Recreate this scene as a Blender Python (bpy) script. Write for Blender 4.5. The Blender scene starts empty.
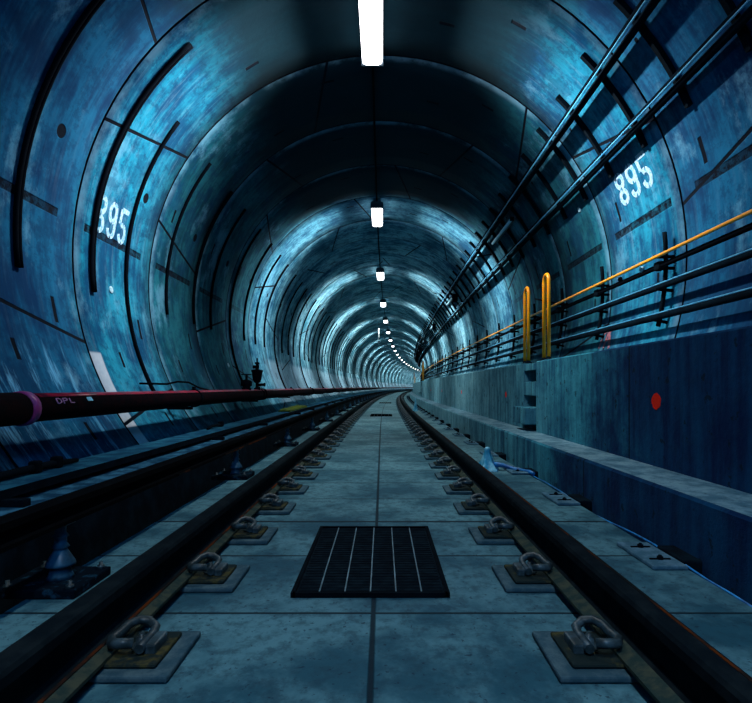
import bpy, bmesh, math, random
from mathutils import Vector, Matrix
random.seed(4)
C = bpy.context.scene.collection
SC = bpy.context.scene
PI = math.pi
EYE = 0.775
S0, RC = 8.6, 740.0          # straight until S0, then curving right
TR = 2.65; TCX = -0.02; TCZ = EYE + 1.147     # bore radius and centre
SEND = 178.0
SB = -7.0

def phi(s): return max(0.0, (s - S0) / RC)
def P(s, u, z):
    if s <= S0: return Vector((u, s, z))
    p = phi(s)
    return Vector((RC - (RC - u) * math.cos(p), S0 + (RC - u) * math.sin(p), z))
def hz(h): return EYE + h     # height relative to the eye
def stations(a, b, d=None):
    out = [a]; s = a
    while s < b - 1e-6:
        st = d if d else (1.0 if s < 30 else 2.0)
        s = min(b, s + st); out.append(s)
    return out
def wall_pt(s, deg, off=0.0):
    r = TR - off; t = math.radians(deg)
    return P(s, TCX + r * math.cos(t), TCZ + r * math.sin(t))

# ------------------------------------------------------------------ materials
def nt(name):
    m = bpy.data.materials.new(name); m.use_nodes = True
    t = m.node_tree; t.nodes.clear()
    out = t.nodes.new('ShaderNodeOutputMaterial'); b = t.nodes.new('ShaderNodeBsdfPrincipled')
    t.links.new(b.outputs[0], out.inputs[0]); b.inputs['Specular IOR Level'].default_value = .12
    return m, t, b
class G:
    def __init__(s, t): s.t = t
    def put(s, sock, v):
        if v is None: return
        if isinstance(v, bpy.types.NodeSocket): s.t.links.new(v, sock)
        elif isinstance(v, (tuple, list)) and len(v) == 3 and sock.type == 'RGBA': sock.default_value = (*v, 1)
        else: sock.default_value = v
    def m(s, op, a, b=None, c=None, clamp=False):
        n = s.t.nodes.new('ShaderNodeMath'); n.operation = op; n.use_clamp = clamp
        s.put(n.inputs[0], a); s.put(n.inputs[1], b); s.put(n.inputs[2], c)
        return n.outputs[0]
    def mix(s, f, a, b, mode='MIX'):
        n = s.t.nodes.new('ShaderNodeMix'); n.data_type = 'RGBA'; n.blend_type = mode
        s.put(n.inputs[0], f); s.put(n.inputs[6], a); s.put(n.inputs[7], b)
        return n.outputs[2]
    def noise(s, vec, scale=5, detail=4, rough=.6, stretch=None):
        if stretch:
            mp = s.t.nodes.new('ShaderNodeMapping'); mp.inputs['Scale'].default_value = stretch
            s.put(mp.inputs[0], vec); vec = mp.outputs[0]
        n = s.t.nodes.new('ShaderNodeTexNoise'); n.inputs['Scale'].default_value = scale
        n.inputs['Detail'].default_value = detail; n.inputs['Roughness'].default_value = rough
        s.put(n.inputs[0], vec); return n.outputs[0]
    def step(s, v, a, b):      # smooth 0..1 from a to b
        n = s.t.nodes.new('ShaderNodeMapRange'); n.interpolation_type = 'SMOOTHSTEP'
        s.put(n.inputs[0], v); n.inputs[1].default_value = a; n.inputs[2].default_value = b
        return n.outputs[0]
    def band(s, v, lo, hi, e=.01):
        return s.m('MULTIPLY', s.step(v, lo - e, lo + e), s.m('SUBTRACT', 1.0, s.step(v, hi - e, hi + e)))
    def uv(s):
        n = s.t.nodes.new('ShaderNodeUVMap'); n.uv_map = 'UVMap'; return n.outputs[0]
    def obj(s): return s.t.nodes.new('ShaderNodeTexCoord').outputs['Object']
    def xyz(s, v):
        n = s.t.nodes.new('ShaderNodeSeparateXYZ'); s.put(n.inputs[0], v); return n.outputs
    def bump(s, b, h, dist=.01, st=.6):
        n = s.t.nodes.new('ShaderNodeBump'); n.inputs['Distance'].default_value = dist; n.inputs['Strength'].default_value = st
        s.put(n.inputs['Height'], h); s.t.links.new(n.outputs[0], b.inputs['Normal'])

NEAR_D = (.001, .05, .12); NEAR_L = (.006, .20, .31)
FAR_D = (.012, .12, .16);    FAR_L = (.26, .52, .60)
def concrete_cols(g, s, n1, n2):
    """concrete bluer near the camera, greyer along the tunnel: light and haze in the colour"""
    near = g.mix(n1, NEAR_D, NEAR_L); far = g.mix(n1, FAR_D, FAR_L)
    f = g.step(g.m('ADD', s, g.m('MULTIPLY', g.m('SUBTRACT', n2, .5), 6.0)), 4.0, 22.0)  # tint by distance stands in for blue light near, haze far
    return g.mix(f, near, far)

def lining_material():
    m, t, b = nt('tunnel_lining_concrete'); g = G(t)
    uv = g.uv(); x = g.xyz(uv); s = x[0]; a = g.m('DIVIDE', x[1], TR * PI / 180)       # station, angle in degrees
    n1 = g.noise(uv, 1.3, 6, .65); n2 = g.noise(uv, .5, 3); nf = g.noise(uv, 14, 5, .7)
    st = g.noise(uv, 1.0, 5, .65, (9, 1.1, 1)); st2 = g.noise(uv, 1.0, 4, .6, (22, 1.6, 1))
    k = g.step(g.m('ADD', g.m('MULTIPLY', n1, .6), g.m('MULTIPLY', st, .4)), .41, .60)
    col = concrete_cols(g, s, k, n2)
    col = g.mix(g.m('MULTIPLY', g.step(st2, .5, .75), .35), col, g.mix(.5, col, (.30, .50, .60)))
    col = g.mix(g.m('MULTIPLY', g.step(nf, .45, .75), .35), col, (.01, .05, .10))
    # random dark blotches; shade outside the lit ring painted into crown and nearer rings
    bl = g.step(g.noise(uv, .75, 7, .7), .56, .6)
    navy = g.m('SUBTRACT', 1.0, g.step(g.m('ADD', s, g.m('MULTIPLY', g.m('SUBTRACT', n2, .5), .8)), 4.45, 4.8))  # shade short of the first lamp's ring, put into the colour
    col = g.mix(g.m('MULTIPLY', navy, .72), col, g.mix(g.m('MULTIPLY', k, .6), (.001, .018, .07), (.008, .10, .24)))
    dim = g.m('MULTIPLY', g.band(s, 6.18, 10.74, .25), .80)  # dimness between two lamps painted over these rings
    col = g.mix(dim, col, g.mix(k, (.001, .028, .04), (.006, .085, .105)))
    fine = g.step(g.noise(uv, 7, 8, .75), .47, .62)
    col = g.mix(g.m('MULTIPLY', fine, .52), col, (.001, .03, .085))
    crown = g.m('MULTIPLY', g.band(a, 52, 130, 12), g.m('SUBTRACT', 1.0, g.step(s, 10.4, 10.9)))  # unlit crown of the nearer rings, shade put into the colour
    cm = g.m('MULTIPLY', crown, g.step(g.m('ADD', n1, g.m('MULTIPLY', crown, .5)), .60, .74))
    pb = g.m('MULTIPLY', g.step(g.noise(uv, 1.1, 7, .72, (1.3, .8, 1)), .54, .66), g.m('SUBTRACT', 1.0, g.m('MULTIPLY', g.step(s, 6, 16), .5)))
    col = g.mix(g.m('MULTIPLY', pb, .45), col, (.13, .34, .48))
    col = g.mix(g.m('MULTIPLY', bl, .5), col, (.003, .035, .09))
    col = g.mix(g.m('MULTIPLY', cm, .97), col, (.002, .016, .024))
    # ring-local coordinates
    q = g.m('DIVIDE', g.m('SUBTRACT', s, 4.66), 1.52); r = g.m('FLOOR', q); fr = g.m('FRACT', q)
    fr = g.m('SUBTRACT', q, r)
    th0 = g.m('MODULO', g.m('ADD', g.m('MULTIPLY', g.m('ADD', r, 60.0), 17.0), 30.0), 60.0)
    par = g.m('SUBTRACT', 1.0, g.m('MULTIPLY', 2.0, g.m('MODULO', g.m('ADD', r, 60.0), 2.0)))
    side = g.m('SIGN', g.m('SUBTRACT', 90.0, a))
    slope = g.m('MULTIPLY', g.m('MULTIPLY', par, side), g.m('MULTIPLY', g.m('SUBTRACT', fr, .5), 7.5))
    v = g.m('SUBTRACT', g.m('SUBTRACT', a, th0), slope)
    v = g.m('ADD', v, 30.0 + 360)
    d = g.m('ABSOLUTE', g.m('SUBTRACT', g.m('MODULO', v, 60.0), 30.0))
    jt = g.m('SUBTRACT', 1.0, g.step(d, .26, .42))
    rj = g.m('SUBTRACT', 1.0, g.step(g.m('MINIMUM', fr, g.m('SUBTRACT', 1.0, fr)), .0065, .010))
    # cast slots and bolt pockets of each segment
    def slot(c, w, u0, u1, e=.12):
        return g.m('MULTIPLY', g.band(a, c - w, c + w, e), g.band(fr, u0, u1, .004))
    strip = g.m('MAXIMUM', slot(174.0, .75, .10, .84), slot(11.0, .8, .1, .86))
    strip = g.m('MULTIPLY', strip, g.m('ADD', .72, g.m('MULTIPLY', g.step(nf, .4, .6), .28)))
    strip = g.m('MULTIPLY', strip, g.m('SUBTRACT', 1.0, g.m('MULTIPLY', g.step(s, 7.0, 12.0), .85)))
    pk = slot(191.5, 2.3, .755, .785); pk = g.m('MAXIMUM', pk, slot(15.8, 2.3, .72, .75))
    for c, u in ((199.5, .36), (-3, .3), (214, .62), (60, .3), (121, .7), (75, .55), (104, .25), (160, .2)):
        pk = g.m('MAXIMUM', pk, slot(c, 1.7, u, u + .028))
    def hole(c, u, rad):
        du = g.m('MULTIPLY', g.m('SUBTRACT', fr, u), 1.52); dv = g.m('MULTIPLY', g.m('SUBTRACT', a, c), TR * PI / 180)
        dd = g.m('SQRT', g.m('ADD', g.m('MULTIPLY', du, du), g.m('MULTIPLY', dv, dv)))
        return g.m('SUBTRACT', 1.0, g.step(dd, rad - .006, rad + .004))
    hl = g.m('MAXIMUM', hole(160.9, .73, .055), hole(38.5, .8, .022))
    # pale repair mortar and lime streaks low on the left
    pale = g.m('MULTIPLY', g.band(s, 4.67, 4.86, .012), g.band(a, 198.5, 232, .3))
    lime = g.m('MULTIPLY', g.m('MULTIPLY', g.step(a, 196, 203), g.m('SUBTRACT', 1.0, g.step(s, 3.9, 5.0))),
               g.step(g.noise(uv, 1.0, 6, .7, (9, 1.2, 1)), .50, .66))
    lit_low = g.m('MULTIPLY', g.m('MULTIPLY', g.step(a, 190, 193), g.step(s, 11.5, 13)), .55)  # lit lower segments farther on, their brightness painted in
    edge = g.m('MULTIPLY', g.m('SUBTRACT', 1.0, g.step(fr, .02, .10)), g.step(n1, .4, .6))
    col = g.mix(g.m('MULTIPLY', edge, .45), col, (.20, .38, .50))
    col = g.mix(g.m('MULTIPLY', lime, .8), col, (.16, .50, .78))
    col = g.mix(lit_low, col, (.30, .46, .56))
    col = g.mix(g.m('MULTIPLY', pale, g.m('ADD', .5, g.m('MULTIPLY', nf, .6))), col, (.55, .60, .66))
    dark = g.m('MAXIMUM', g.m('MAXIMUM', jt, rj), g.m('MAXIMUM', pk, g.m('MAXIMUM', hl, g.m('MULTIPLY', strip, 1.0))))
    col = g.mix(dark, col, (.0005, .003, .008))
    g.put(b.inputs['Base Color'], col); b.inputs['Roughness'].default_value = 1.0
    hgt = g.m('SUBTRACT', g.m('MULTIPLY', nf, .25), g.m('MULTIPLY', dark, 1.5))
    g.bump(b, hgt, .012, .6)
    return m

def floor_material():
    m, t, b = nt('track_slab_concrete'); g = G(t)
    uv = g.uv(); x = g.xyz(uv); s = x[0]; u = x[1]
    n1 = g.noise(uv, 1.6, 6, .65); n2 = g.noise(uv, .5, 3); nf = g.noise(uv, 16, 6, .7)
    sp = g.step(g.noise(uv, 38, 3, .6), .62, .68)
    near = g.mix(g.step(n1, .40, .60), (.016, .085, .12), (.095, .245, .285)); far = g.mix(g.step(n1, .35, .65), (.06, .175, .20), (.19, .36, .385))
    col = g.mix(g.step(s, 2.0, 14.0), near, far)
    col = g.mix(g.m('MULTIPLY', g.step(nf, .44, .64), .62), col, (.012, .05, .075))
    col = g.mix(g.m('MULTIPLY', sp, .7), col, (.005, .02, .04))
    # each slab has its own tone
    q = g.m('DIVIDE', g.m('SUBTRACT', s, 3.11), .63); r = g.m('FLOOR', q); fr = g.m('SUBTRACT', q, r)
    cell = g.m('ADD', g.m('MULTIPLY', r, 3.7), g.m('MULTIPLY', g.m('GREATER_THAN', u, -.03), 11.3))
    w = t.nodes.new('ShaderNodeTexWhiteNoise'); w.noise_dimensions = '1D'; g.put(w.inputs['W'], cell)
    col = g.mix(g.m('MULTIPLY', w.outputs[0], .22), col, (.03, .08, .12))
    jc = g.m('SUBTRACT', 1.0, g.step(g.m('ABSOLUTE', g.m('ADD', u, .03)), .005, .011))
    jx = g.m('SUBTRACT', 1.0, g.step(g.m('MULTIPLY', .63, g.m('MINIMUM', fr, g.m('SUBTRACT', 1.0, fr))), .005, .010))
    jb = g.m('SUBTRACT', 1.0, g.step(g.m('ABSOLUTE', g.m('SUBTRACT', s, 3.11)), .012, .02))
    j = g.m('MAXIMUM', g.m('MAXIMUM', jc, jx), jb)
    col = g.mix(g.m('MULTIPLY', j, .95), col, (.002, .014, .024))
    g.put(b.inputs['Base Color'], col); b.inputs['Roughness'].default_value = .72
    g.bump(b, g.m('SUBTRACT', g.m('MULTIPLY', nf, .4), g.m('MULTIPLY', j, 1.4)), .008, .5)
    return m

def bench_material():
    m, t, b = nt('walkway_wall_concrete'); g = G(t)
    uv = g.uv(); x = g.xyz(uv); s = x[0]; h = x[1]
    n1 = g.noise(uv, 1.8, 6, .7); n2 = g.noise(uv, .6, 3); nf = g.noise(uv, 12, 5, .7)
    st = g.noise(uv, 1.0, 5, .65, (9, .9, 1))
    k = g.step(g.m('ADD', g.m('MULTIPLY', n1, .45), g.m('MULTIPLY', st, .55)), .38, .62)
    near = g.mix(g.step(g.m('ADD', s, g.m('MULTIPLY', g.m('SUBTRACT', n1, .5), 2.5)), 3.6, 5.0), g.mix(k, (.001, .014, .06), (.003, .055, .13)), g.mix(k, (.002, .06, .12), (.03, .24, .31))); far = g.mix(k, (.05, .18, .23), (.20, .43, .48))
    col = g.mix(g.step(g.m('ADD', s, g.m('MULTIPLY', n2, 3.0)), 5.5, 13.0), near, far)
    drip = g.m('MULTIPLY', g.step(g.noise(uv, 1.0, 6, .7, (14, 1.0, 1)), .55, .68), g.step(h, -.55, -.2))
    col = g.mix(g.m('MULTIPLY', drip, .55), col, (.003, .02, .05))
    spk = g.step(g.noise(uv, 11, 4, .6), .62, .66)
    col = g.mix(g.m('MULTIPLY', spk, .75), col, (.003, .012, .02))
    col = g.mix(g.m('MULTIPLY', g.step(nf, .5, .75), .4), col, (.005, .03, .06))
    # the top of the ledge and of the wall is paler dust
    q = g.m('DIVIDE', g.m('SUBTRACT', s, 3.74), 2.46); r = g.m('FLOOR', q); fr = g.m('MULTIPLY', 2.46, g.m('SUBTRACT', q, r))
    j = g.m('SUBTRACT', 1.0, g.step(fr, .012, .022))
    col = g.mix(g.m('MULTIPLY', j, .85), col, (.003, .012, .02))
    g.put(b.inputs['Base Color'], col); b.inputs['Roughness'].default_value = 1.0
    g.bump(b, g.m('SUBTRACT', nf, j), .012, .7)
    return m
def dusty_material():
    m, t, b = nt('dusty_ledge_concrete'); g = G(t); uv = g.uv(); s = g.xyz(uv)[0]
    n = g.noise(uv, 5, 6, .7); nf = g.noise(uv, 30, 4, .7)
    col = g.mix(g.step(n, .38, .62), (.06, .16, .22), (.20, .36, .42))
    col = g.mix(g.m('MULTIPLY', g.step(nf, .55, .7), .7), col, (.01, .04, .06))
    g.put(b.inputs['Base Color'], col); b.inputs['Roughness'].default_value = .9; g.bump(b, nf, .006, .5)
    return m

def simple(name, c1, c2=None, rough=.5, metal=0.0, scale=8, bump=.3, emis=None, estr=0, lo=.4, hi=.65):
    m, t, b = nt(name); g = G(t); o = g.obj()
    n = g.noise(o, scale, 5, .65)
    g.put(b.inputs['Base Color'], g.mix(g.step(n, lo, hi), c1, c2 or c1))
    b.inputs['Roughness'].default_value = rough; b.inputs['Metallic'].default_value = metal
    b.inputs['Specular IOR Level'].default_value = .04 if rough >= .6 else .4
    if bump: g.bump(b, n, .004, bump)
    if emis:
        b.inputs['Emission Color'].default_value = (*emis, 1); b.inputs['Emission Strength'].default_value = estr
    return m
M = {}
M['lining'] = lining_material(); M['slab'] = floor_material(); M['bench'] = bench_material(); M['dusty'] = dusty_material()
M['haunch'] = simple('haunch_lime_concrete', (.008, .05, .10), (.05, .19, .30), .9, 0, 9)
M['gutter'] = simple('shaded_gutter_concrete', (.001, .004, .008), (.003, .012, .02), .8)  # near black, shade in the gutters put into the colour
M['steel'] = simple('dark_rail_steel', (.003, .007, .010), (.008, .014, .017), .95, .0, 12)
M['foot'] = simple('rail_foot_dirt', (.018, .038, .035), (.055, .065, .045), .8, 0, 18)
M['rust'] = simple('orange_rust', (.085, .020, .004), (.008, .009, .009), .9, 0, 3, lo=.42, hi=.56)
M['black'] = simple('black_painted_steel', (.0012, .0035, .006), (.002, .006, .010), .95)
M['tray'] = simple('dark_conduit_steel', (.0008, .004, .008), (.0015, .008, .014), 1.0, bump=0)
M['cable'] = simple('black_cable', (.001, .0025, .005), None, 1.0, bump=0)
M['pale_line'] = simple('pale_cable_and_highlight', (.10, .40, .62), (.05, .28, .5), .4)  # also colours the painted highlights on the wall pipes
M['bluecable'] = simple('bright_blue_cable', (.01, .30, .75), (.01, .10, .30), .4, scale=9)
M['plate'] = simple('clip_plate_steel', (.03, .075, .10), (.075, .13, .15), .8, 0, 16)
M['pad'] = simple('ochre_rail_pad', (.012, .022, .022), (.07, .062, .022), .7, 0, 16, lo=.5, hi=.68)
M['clip'] = simple('spring_clip_steel', (.015, .03, .036), (.05, .09, .11), .45, .2, 20)
M['cover'] = simple('walkway_board_grey', (.006, .05, .105), (.022, .135, .21), .8, 0, 6)
M['board_edge'] = simple('board_edge_dark', (.001, .004, .008), (.002, .008, .014), 1.0)
M['third'] = simple('third_rail_black', (.0005, .001, .002), (.001, .002, .003), 1.0, bump=0)
M['insul'] = simple('insulator_glaze', (.02, .09, .16), (.004, .02, .04), .4, 0, 9)
M['insplate'] = simple('insulator_base_dirt', (.001, .006, .012), (.01, .05, .09), .95, 0, 20, lo=.55, hi=.7)
M['red'] = simple('red_pipe_highlight', (.42, .012, .04), (.10, .006, .02), .3, 0, 9)  # colour of the painted highlight on the fire main
M['blackpipe'] = simple('dark_red_black_pipe', (.002, .0015, .003), (.010, .0015, .003), .9, 0, 14)
M['magenta'] = simple('magenta_coupling_ring', (.42, .04, .16), (.25, .03, .2), .4)
M['pink'] = simple('faded_pink_lettering', (.55, .25, .45), None, .6, bump=0)
M['label'] = simple('pale_cyan_sticker', (.25, .65, .85), None, .5, bump=0)
M['yellow'] = simple('yellow_handrail_paint', (1.0, .36, .002), (1.0, .28, .002), .35, 0, 12, bump=.1)
M['yellowdull'] = simple('yellow_long_handrail_paint', (1.0, .36, .01), (.85, .33, .03), .35, 0, 3, bump=.1)
M['white'] = simple('stencil_white_paint', (.36, .50, .62), (.12, .32, .46), .8, 0, 40, lo=.48, hi=.6)
M['redpaint'] = simple('red_spray_paint', (1.0, .03, .01), (.95, .02, .008), .7, 0, 60)
M['redfade'] = simple('faded_red_spray_paint', (.40, .10, .11), (.12, .12, .17), .8, 0, 50)
M['lens'] = simple('lit_lamp_lens', (.9, .9, .9), None, .5, bump=0, emis=(1, .97, 1.0), estr=7)
M['tube'] = simple('unlit_tube_plastic', (.35, .62, .75), None, .3, bump=0)
M['bag'] = simple('blue_plastic_sheet', (.03, .32, .52), (.32, .72, .88), .3, 0, 9)
M['tarp'] = simple('yellow_green_tarp', (.09, .12, .012), (.035, .07, .02), .6, 0, 14)
M['grate_dark'] = simple('black_grating', (.002, .006, .010), (.006, .015, .022), 1.0, 0, 22)
M['grate_line'] = simple('worn_grating_bars', (.07, .14, .18), (.15, .26, .32), .5, .4, 14)
M['plug'] = simple('pale_grout_plug', (.36, .55, .62), (.2, .36, .44), .7, 0, 30)
M['rod'] = simple('white_marker_rod', (.7, .75, .75), None, .5, bump=0)
M['housing'] = simple('lamp_housing_grey', (.03, .06, .08), None, .5, bump=0)
M['brownpost'] = M['yellow']

# ------------------------------------------------------------------ mesh helpers
class MB:
    def __init__(s): s.v = []; s.f = []; s.uv = []; s.mi = []; s.sm = []
    def vert(s, p): s.v.append(Vector(p)); return len(s.v) - 1
    def face(s, idx, uv=None, mi=0, smooth=False):
        s.f.append(tuple(idx)); s.uv.append(uv); s.mi.append(mi); s.sm.append(smooth)
    def box(s, c, d, rot=None, mi=0):
        c = Vector(c); n = []
        for sx, sy, sz in ((-1,-1,-1),(1,-1,-1),(1,1,-1),(-1,1,-1),(-1,-1,1),(1,-1,1),(1,1,1),(-1,1,1)):
            p = Vector((sx*d[0]/2, sy*d[1]/2, sz*d[2]/2))
            if rot: p = rot @ p
            n.append(s.vert(c + p))
        for q in ((0,3,2,1),(4,5,6,7),(0,1,5,4),(1,2,6,5),(2,3,7,6),(3,0,4,7)):
            s.face([n[i] for i in q], mi=mi)
        return s
    def lathe(s, prof, c=(0,0,0), n=16, axis=None, mi=0):
        c = Vector(c); R = Matrix.Identity(3)
        if axis: R = Vector((0,0,1)).rotation_difference(Vector(axis)).to_matrix()
        rings = []
        for r, z in prof:
            rings.append([s.vert(c + R @ Vector((max(r,1e-4)*math.cos(2*PI*k/n), max(r,1e-4)*math.sin(2*PI*k/n), z))) for k in range(n)])
        for a, b in zip(rings, rings[1:]):
            for k in range(n): s.face((a[k], a[(k+1)%n], b[(k+1)%n], b[k]), mi=mi, smooth=True)
        s.face(rings[0][::-1], mi=mi); s.face(rings[-1], mi=mi)
        return s
    def tube(s, pts, r, n=10, caps=True, mi=0, flat=1.0):
        pts = [Vector(p) for p in pts]; rings = []
        t0 = (pts[1]-pts[0]).normalized(); up = Vector((0,0,1)) if abs(t0.z) < .9 else Vector((1,0,0))
        nrm = t0.cross(up).normalized()
        for i, p in enumerate(pts):
            t = (pts[min(i+1,len(pts)-1)] - pts[max(i-1,0)]).normalized()
            nrm = (nrm - t*nrm.dot(t)).normalized(); bn = t.cross(nrm)
            rr = r[i] if isinstance(r, (list, tuple)) else r
            rings.append([s.vert(p + nrm*rr*math.cos(2*PI*k/n) + bn*rr*flat*math.sin(2*PI*k/n)) for k in range(n)])
        for a, b in zip(rings, rings[1:]):
            for k in range(n): s.face((a[k], b[k], b[(k+1)%n], a[(k+1)%n]), mi=mi, smooth=True)
        if caps: s.face(rings[0], mi=mi); s.face(rings[-1][::-1], mi=mi)
        return s
    def sweep(s, prof, ss, closed=True, mi=0, mis=None, smooth=False, uvf=None):
        """prof: (u, z) points in the cross-section, swept along the alignment"""
        rows = [[s.vert(P(q, u, z)) for u, z in prof] for q in ss]
        n = len(prof); rng = range(n) if closed else range(n-1)
        L = [0]
        for i in range(n): L.append(L[-1] + math.dist(prof[i], prof[(i+1)%n]))
        for i in range(len(ss)-1):
            for k in rng:
                k2 = (k+1) % n
                va, vb = (prof[k][1]-EYE, prof[k2][1]-EYE) if abs(prof[k][1]-prof[k2][1]) > abs(prof[k][0]-prof[k2][0]) else (prof[k][0], prof[k2][0])
                s.face((rows[i][k], rows[i][k2], rows[i+1][k2], rows[i+1][k]), mi=mis[k] if mis else mi, smooth=smooth,
                       uv=[(ss[i], va), (ss[i], vb), (ss[i+1], vb), (ss[i+1], va)])
        if closed:
            m0 = mis[0] if mis else mi
            s.face(rows[0][::-1], mi=m0, uv=[(ss[0]+prof[k][0], prof[k][1]-EYE) for k in range(n)][::-1])
            s.face(rows[-1], mi=m0, uv=[(ss[-1]+prof[k][0], prof[k][1]-EYE) for k in range(n)])
        return s
    def build(s, name, mats, parent=None, loc=None, rotz=0, fix=True, bevel=0):
        me = bpy.data.meshes.new(name); me.from_pydata([tuple(v) for v in s.v], [], s.f)
        if not isinstance(mats, (list, tuple)): mats = [mats]
        for m in mats: me.materials.append(m)
        for p, mi, sm in zip(me.polygons, s.mi, s.sm): p.material_index = mi; p.use_smooth = sm
        if any(u for u in s.uv):
            ul = me.uv_layers.new(name='UVMap')
            for p, uv in zip(me.polygons, s.uv):
                if uv:
                    for li, w in zip(p.loop_indices, uv): ul.data[li].uv = w
        if fix and not any(u for u in s.uv):
            bm = bmesh.new(); bm.from_mesh(me); bmesh.ops.recalc_face_normals(bm, faces=bm.faces); bm.to_mesh(me); bm.free()
        o = bpy.data.objects.new(name, me); C.objects.link(o)
        if parent: o.parent = parent
        if loc is not None: o.location = loc
        o.rotation_euler.z = rotz
        if bevel:
            bv = o.modifiers.new('bevel', 'BEVEL'); bv.width = bevel; bv.segments = 2; bv.limit_method = 'ANGLE'
        return o
def tag(o, label, cat, group=None):
    o['label'] = label; o['category'] = cat
    if group: o['group'] = group
    return o
def struct(o): o['kind'] = 'structure'; return o
def empty(name, s=0, u=0, z=0, loc=None):
    o = bpy.data.objects.new(name, None); C.objects.link(o); o.empty_display_size = .1
    o.location = P(s, u, z) if loc is None else loc; o.rotation_euler.z = -phi(s)
    return o
def dup(root, s=None, u=None, z=None, parent=None):
    r = root.copy(); C.objects.link(r)
    if parent: r.parent = parent
    if s is not None: r.location = P(s, u, z); r.rotation_euler.z = -phi(s)
    for ch in list(root.children): dup(ch, parent=r)
    return r
ONES = ['', 'first','second','third','fourth','fifth','sixth','seventh','eighth','ninth','tenth','eleventh','twelfth','thirteenth','fourteenth','fifteenth','sixteenth','seventeenth','eighteenth','nineteenth']
TENS = {2:('twentieth','twenty'),3:('thirtieth','thirty'),4:('fortieth','forty'),5:('fiftieth','fifty'),6:('sixtieth','sixty'),7:('seventieth','seventy'),8:('eightieth','eighty'),9:('ninetieth','ninety')}
def nth(n):
    if n < 20: return ONES[n]
    a, b = divmod(n, 10)
    return TENS[a][0] if b == 0 else TENS[a][1] + '-' + ONES[b]

# ------------------------------------------------------------------ setting: bore, slab, walkway bench
def lining(name, a0, a1):
    mb = MB(); ss = []
    k0 = math.ceil((SB - 4.66) / 1.52)
    ss = [(SB, 0)]
    k = k0
    while 4.66 + 1.52*k < SEND:
        j = 4.66 + 1.52*k
        ss += [(j-.010, 0), (j-.007, .03), (j+.007, .03), (j+.010, 0)]
        ss += [(j + 1.52*f, 0) for f in ((.5,) if j > 30 else (.25, .5, .75))]
        k += 1
    ss = [q for q in ss if SB <= q[0] <= SEND + 1]
    na = max(2, int(abs(a1-a0)/3)); angs = [a0 + (a1-a0)*i/na for i in range(na+1)]
    rows = [[mb.vert(wall_pt(q, a, -d)) for a in angs] for q, d in ss]
    for i in range(len(ss)-1):
        for k in range(na):
            uv = [(ss[i][0], math.radians(angs[k])*TR), (ss[i][0], math.radians(angs[k+1])*TR), (ss[i+1][0], math.radians(angs[k+1])*TR), (ss[i+1][0], math.radians(angs[k])*TR)]
            mb.face((rows[i][k], rows[i][k+1], rows[i+1][k+1], rows[i+1][k]), uv=uv, smooth=(ss[i][1] == 0 and ss[i+1][1] == 0))
    # outer skin gives the concrete its thickness
    so = stations(SB, SEND, 6.0)
    outer = [[mb.vert(wall_pt(q, a, -.28)) for a in angs] for q in so]
    for i in range(len(so)-1):
        for k in range(na):
            mb.face((outer[i][k], outer[i+1][k], outer[i+1][k+1], outer[i][k+1]), uv=[(0, 0)]*4)
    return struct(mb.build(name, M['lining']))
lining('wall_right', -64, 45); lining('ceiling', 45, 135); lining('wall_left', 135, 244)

ZT = 0.0
SL, SR = -1.30, 1.30
ss = stations(SB, SEND)
def notch(mb, prof, **k): mb.sweep(prof, ss, **k)
f = MB(); f.sweep([(SL, -.16), (SR, -.16), (SR, ZT), (SL, ZT)], ss)
for fi in range(len(f.f)): pass
struct(f.build('floor', M['slab']))
f = MB(); f.sweep([(-1.95, -.40), (1.95, -.40), (1.95, -.16), (-1.95, -.16)], ss)
struct(f.build('floor_gutter', M['gutter']))
struct(MB().sweep([(-2.2, -.16), (-1.45, -.16), (-1.48, .20), (-2.2, .215)], ss, mis=[0,0,1,0]).build('trim_left_haunch', [M['gutter'], M['haunch']]))

LAD = [6.28 + 20.2*k for k in range(9)]
LEDGE_H, WALL_H, WX, LX = hz(-.498), hz(.288), 1.717, 1.40
def bench_piece(a, b, face=WX):
    mb = MB()
    xo = 2.50
    prof = [(face, LEDGE_H-.02), (face, WALL_H-.012), (face+.012, WALL_H), (xo, WALL_H), (xo, LEDGE_H-.02)]
    mb.sweep(prof, stations(a, b), mis=[0, 0, 1, 0, 0])
    return struct(mb.build('wall_bench', [M['bench'], M['dusty']]))
def lad_w(L): return (L-.27, L+.27)
prev = SB
for L in LAD:
    a, b = lad_w(L); bench_piece(prev, a); prev = b
    # the recess: set-back face, closed at the back
    mb = MB(); mb.sweep([(WX+.30, LEDGE_H-.02), (WX+.30, WALL_H), (2.50, WALL_H), (2.50, LEDGE_H-.02)], [a, b], mis=[0,1,0,0])
    struct(mb.build('wall_bench', [M['bench'], M['dusty']]))
    if L < 60:
        for nm, h0, h1, d in (('lower', -.42, -.23, .13), ('middle', -.10, .06, 0.0), ('upper', .19, .27, 0.0)):
            mb = MB(); y0, y1 = a+.0, b-.0
            mb.sweep([(WX-d, hz(h0)), (WX-d, hz(h1)), (WX+.30, hz(h1)), (WX+.30, hz(h0))], [a+.001, (a+b)/2, b-.001])
            o = mb.build('concrete_step', M['bench'], bevel=.008)
            k = LAD.index(L)+1
            tag(o, f'{nm} concrete step set in the {nth(k)} ladder recess of the walkway wall', 'step', 'recessed steps in the walkway wall')
bench_piece(prev, SEND)
mb = MB(); mb.sweep([(LX, -.16), (LX, LEDGE_H-.015), (LX+.015, LEDGE_H), (2.45, LEDGE_H), (2.45, -.16)], ss, mis=[0,0,1,0,0])
struct(mb.build('trim_ledge', [M['bench'], M['dusty']]))

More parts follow.
